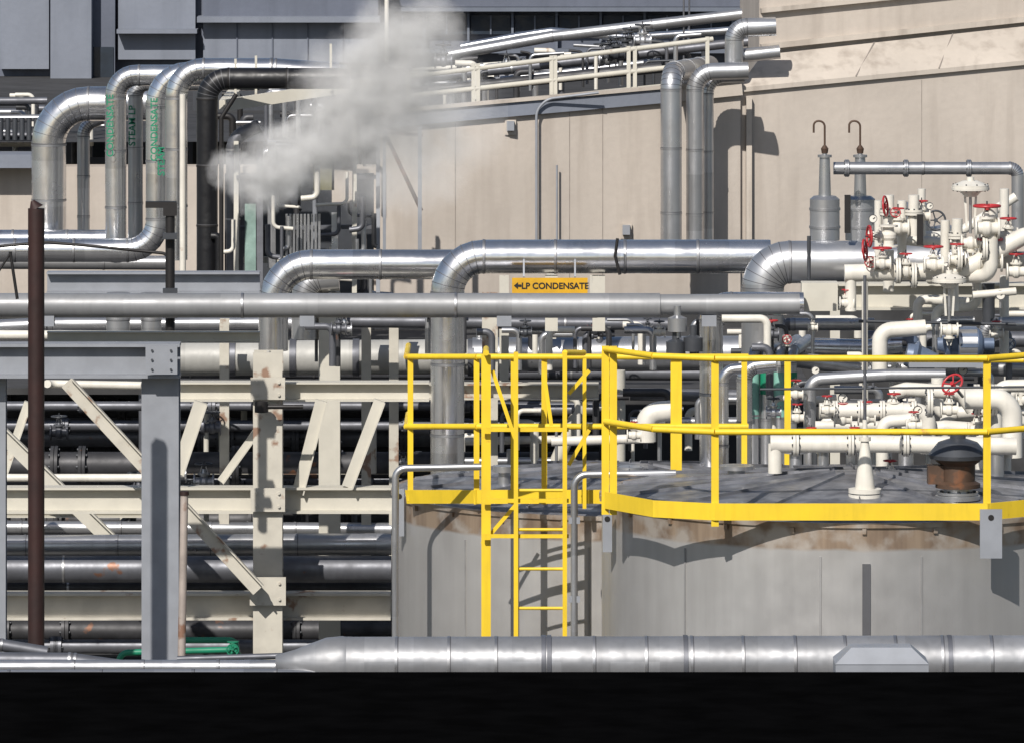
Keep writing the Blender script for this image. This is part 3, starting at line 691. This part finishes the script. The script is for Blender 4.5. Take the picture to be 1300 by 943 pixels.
# ================================================================== LEFT POLES
G('rust_brown_pole')
t=P(46,265,50.5); cyl('shaft',rustst,(t.x,50.5,0),t,M(10.5,50.5),18); cyl('tip',rustst,t,t+Z*.06+X*-.03,M(10,50.5),18,r2=.015)
G('rusted_conduit_pole')
a=P(234,628,51.0);b=P(226,1100,51.0); pipe('shaft',rustlt,[b,a],M(5,51),seg=12); cyl('cap',rustst,a,a+Z*.03,M(6,51),12)
G('black_bracket_post')
a=P(216,440,54.4);b=P(216,260,54.4); cyl('post',blackst,a,b,M(6,54.4),12); bar('arm',blackst,P(185,260,54.4),P(224,260,54.4),M(8,54.4),.08); box('head',blackst,P(216,266,54.4),(M(17,54),.1,M(16,54)))
for v in(300,370,400): box('clamp',dgrey,P(216,v,54.3),(.12,.06,.05))
G('thin_cable_run')
hp('cable',blackst,[(13,320),(22,380)],53,2,seg=8); hp('cable',blackst,[(-100,352),(-5,350),(13,322)],53,1.5,seg=8)
G('green_water_pipe')
hp('line',green,[(225,812),(300,812),(300,834),(420,830)],56,4,seg=12,br=.06); hp('line',green,[(150,860),(152,828),(300,824)],55.5,4,seg=12,br=.08)
valve(P(296,822,55.5),Z,.03,stem=-Y,wr=.05,body=green,wm=green)
# ================================================================== FOREGROUND PIPES
G('foreground_insulated_pipe')
yf=43.7
hp('main',fgj,[(440,841,yf),(1700,838,yf)],yf,33,bands=.33,seg=36)
c=P(440,841,yf); s=M(1,yf)
lathe('reducer_end',fgj,c,-X,[(0,s*33),(s*6,s*34),(s*26,s*32),(s*45,s*25),(s*65,s*17),(s*90,s*10),(s*90,0)],32,flat=False)
for u in(690,697,870,1205): lathe('joint_ring',midj,P(u,840,yf)-X*.015,X,[(0,.1),(0,s*34.5),(.03,s*34.5),(.03,.1)],36)
box('junction_box',grey,P(1118,858,43.15),(M(118,43),.35,M(40,43)))
vs=[]
for zz,w,d in((0,.31,.18),(.10,.2,.1)):
    for sx,sy in((-1,-1),(1,-1),(1,1),(-1,1)): vs.append(P(1118,838,43.15)+Vector((sx*w,sy*d,zz)))
add('junction_box_lid',grey,vs,[(4,5,6,7),(0,1,5,4),(1,2,6,5),(2,3,7,6),(3,0,4,7)],False)
G('foreground_small_pipes')
hp('line',silver2,[(-200,846),(376,846)],44.6,9,bands=.5); hp('line',midj,[(-200,836),(90,838),(190,852)],45.5,10,bands=.5)
hp('line',silver2,[(-100,860),(470,858)],43.6,10,bands=.6); hp('line',midj,[(60,828),(0,818),(-80,820)],46.5,8,bands=.4)
hp('line',midj,[(225,836),(360,832)],46,4,seg=12)
for q in range(10):
    u=R.uniform(0,360); hp('leg',R.choice([midj,silver2,darkj]),[(u,900),(u,845+R.uniform(-8,8)),(u+40,845)],44.9,R.uniform(3,6),seg=10,br=.06)
# ================================================================== BUILD MESHES
for gname,g in groups.items():
    allv=[v for d in g['parts'].values() for v in d['v']]
    lo=[min(v[i] for v in allv) for i in range(3)];hi=[max(v[i] for v in allv) for i in range(3)]
    loc=Vector([(lo[i]+hi[i])/2 for i in range(3)])
    parts=list(g['parts'].values())
    if len(parts)==1 and not g.get('extra'):
        e=None
    else:
        e=bpy.data.objects.new(gname,None); scene.collection.objects.link(e); e.location=loc; e.empty_display_size=.2
    for d in parts:
        nm=d['n'] if e else gname
        me=bpy.data.meshes.new(nm); me.from_pydata(d['v'],[],d['f']); me.polygons.foreach_set('use_smooth',d['s']); me.materials.append(d['m']); me.update()
        o=bpy.data.objects.new(nm,me); scene.collection.objects.link(o)
        if e: o.parent=e; o.matrix_parent_inverse=Matrix.Translation(-loc)
    for o in g.get('extra',[]):
        o.parent=e; o.matrix_parent_inverse=Matrix.Translation(-loc)
# ================================================================== STEAM
ys=62.0
blobs=[(314,224,40,1),(342,240,36,.9),(354,207,52,1),(394,190,54,1),(434,170,58,1),(468,138,66,1),(490,100,64,1),(500,60,60,.8),(520,155,70,.5),(425,105,56,.35),(530,205,70,.28),(470,222,56,.28),(550,110,64,.3),(540,45,56,.35),(590,160,60,.15)]
a=P(258,0,ys);b=P(645,300,ys)
me=bpy.data.meshes.new('steam_cloud')
x0,x1,z0,z1,y0,y1=a.x,b.x,b.z,a.z,ys-.5,ys+.5
vs=[(x,y,z) for x in(x0,x1) for y in(y0,y1) for z in(z0,z1)]
me.from_pydata(vs,[],[(0,1,3,2),(4,6,7,5),(0,4,5,1),(2,3,7,6),(0,2,6,4),(1,5,7,3)])
so=bpy.data.objects.new('steam_cloud',me); scene.collection.objects.link(so)
m=bpy.data.materials.new('steam'); m.use_nodes=True; nt=m.node_tree; nt.nodes.clear()
out=N(nt,'ShaderNodeOutputMaterial'); vol=N(nt,'ShaderNodeVolumeScatter'); nt.links.new(vol.outputs[0],out.inputs['Volume'])
tc=N(nt,'ShaderNodeTexCoord')
nz=N(nt,'ShaderNodeTexNoise'); nz.inputs['Scale'].default_value=3.0; nz.inputs['Detail'].default_value=5; nz.inputs['Roughness'].default_value=.58; nt.links.new(tc.outputs['Object'],nz.inputs['Vector'])
sub=N(nt,'ShaderNodeVectorMath',operation='SUBTRACT'); sub.inputs[1].default_value=(.5,.5,.5); nt.links.new(nz.outputs['Color'],sub.inputs[0])
scl=N(nt,'ShaderNodeVectorMath',operation='SCALE'); scl.inputs['Scale'].default_value=.75; nt.links.new(sub.outputs[0],scl.inputs[0])
wp=N(nt,'ShaderNodeVectorMath',operation='ADD'); nt.links.new(tc.outputs['Object'],wp.inputs[0]); nt.links.new(scl.outputs[0],wp.inputs[1])
acc=None
for u,v,r,w in blobs:
    c=P(u,v,ys); d=N(nt,'ShaderNodeVectorMath',operation='DISTANCE'); nt.links.new(wp.outputs[0],d.inputs[0]); d.inputs[1].default_value=c
    o_=ramp(nt,d.outputs['Value'],0,M(r,ys)*1.1,w,0)
    if acc is None: acc=o_
    else:
        mm=N(nt,'ShaderNodeMath',operation='ADD'); nt.links.new(acc,mm.inputs[0]); nt.links.new(o_,mm.inputs[1]); acc=mm.outputs[0]
fin=N(nt,'ShaderNodeMath',operation='MULTIPLY'); nt.links.new(acc,fin.inputs[0]); fin.inputs[1].default_value=5.0
nt.links.new(fin.outputs[0],vol.inputs['Density']); vol.inputs['Color'].default_value=(.99,.985,1,1); vol.inputs['Anisotropy'].default_value=-.65
me.materials.append(m)
# ================================================================== LIGHT, WORLD, CAMERA
d=Vector((.30,.85,-.76)).normalized()
sun=bpy.data.lights.new('sun','SUN'); sun.energy=5.0; sun.angle=math.radians(.5); sun.color=(1,.95,.885)
s=bpy.data.objects.new('sun',sun); s.rotation_euler=d.to_track_quat('-Z','Y').to_euler(); s.location=(-20,-20,40); scene.collection.objects.link(s)
w=bpy.data.worlds.new('World'); scene.world=w; w.use_nodes=True; nt=w.node_tree
sky=nt.nodes.new('ShaderNodeTexSky'); sky.sky_type='NISHITA'; sky.sun_disc=False
sky.sun_elevation=math.asin(-d.z); sky.sun_rotation=math.atan2(-d.x,-d.y)
bg=nt.nodes['Background']; bg.inputs[1].default_value=.078; nt.links.new(sky.outputs[0],bg.inputs[0])
cam=bpy.data.cameras.new('camera'); co=bpy.data.objects.new('camera',cam); scene.collection.objects.link(co)
co.location=(0,0,ZC); co.rotation_euler=(math.pi/2,0,0); cam.sensor_width=36; cam.lens=F/1300*36; cam.shift_y=-(471.5-VH)/1300
cam.clip_start=.5; cam.clip_end=3000; scene.camera=co
scene.view_settings.view_transform='Standard'; scene.view_settings.look='None'; scene.view_settings.exposure=0
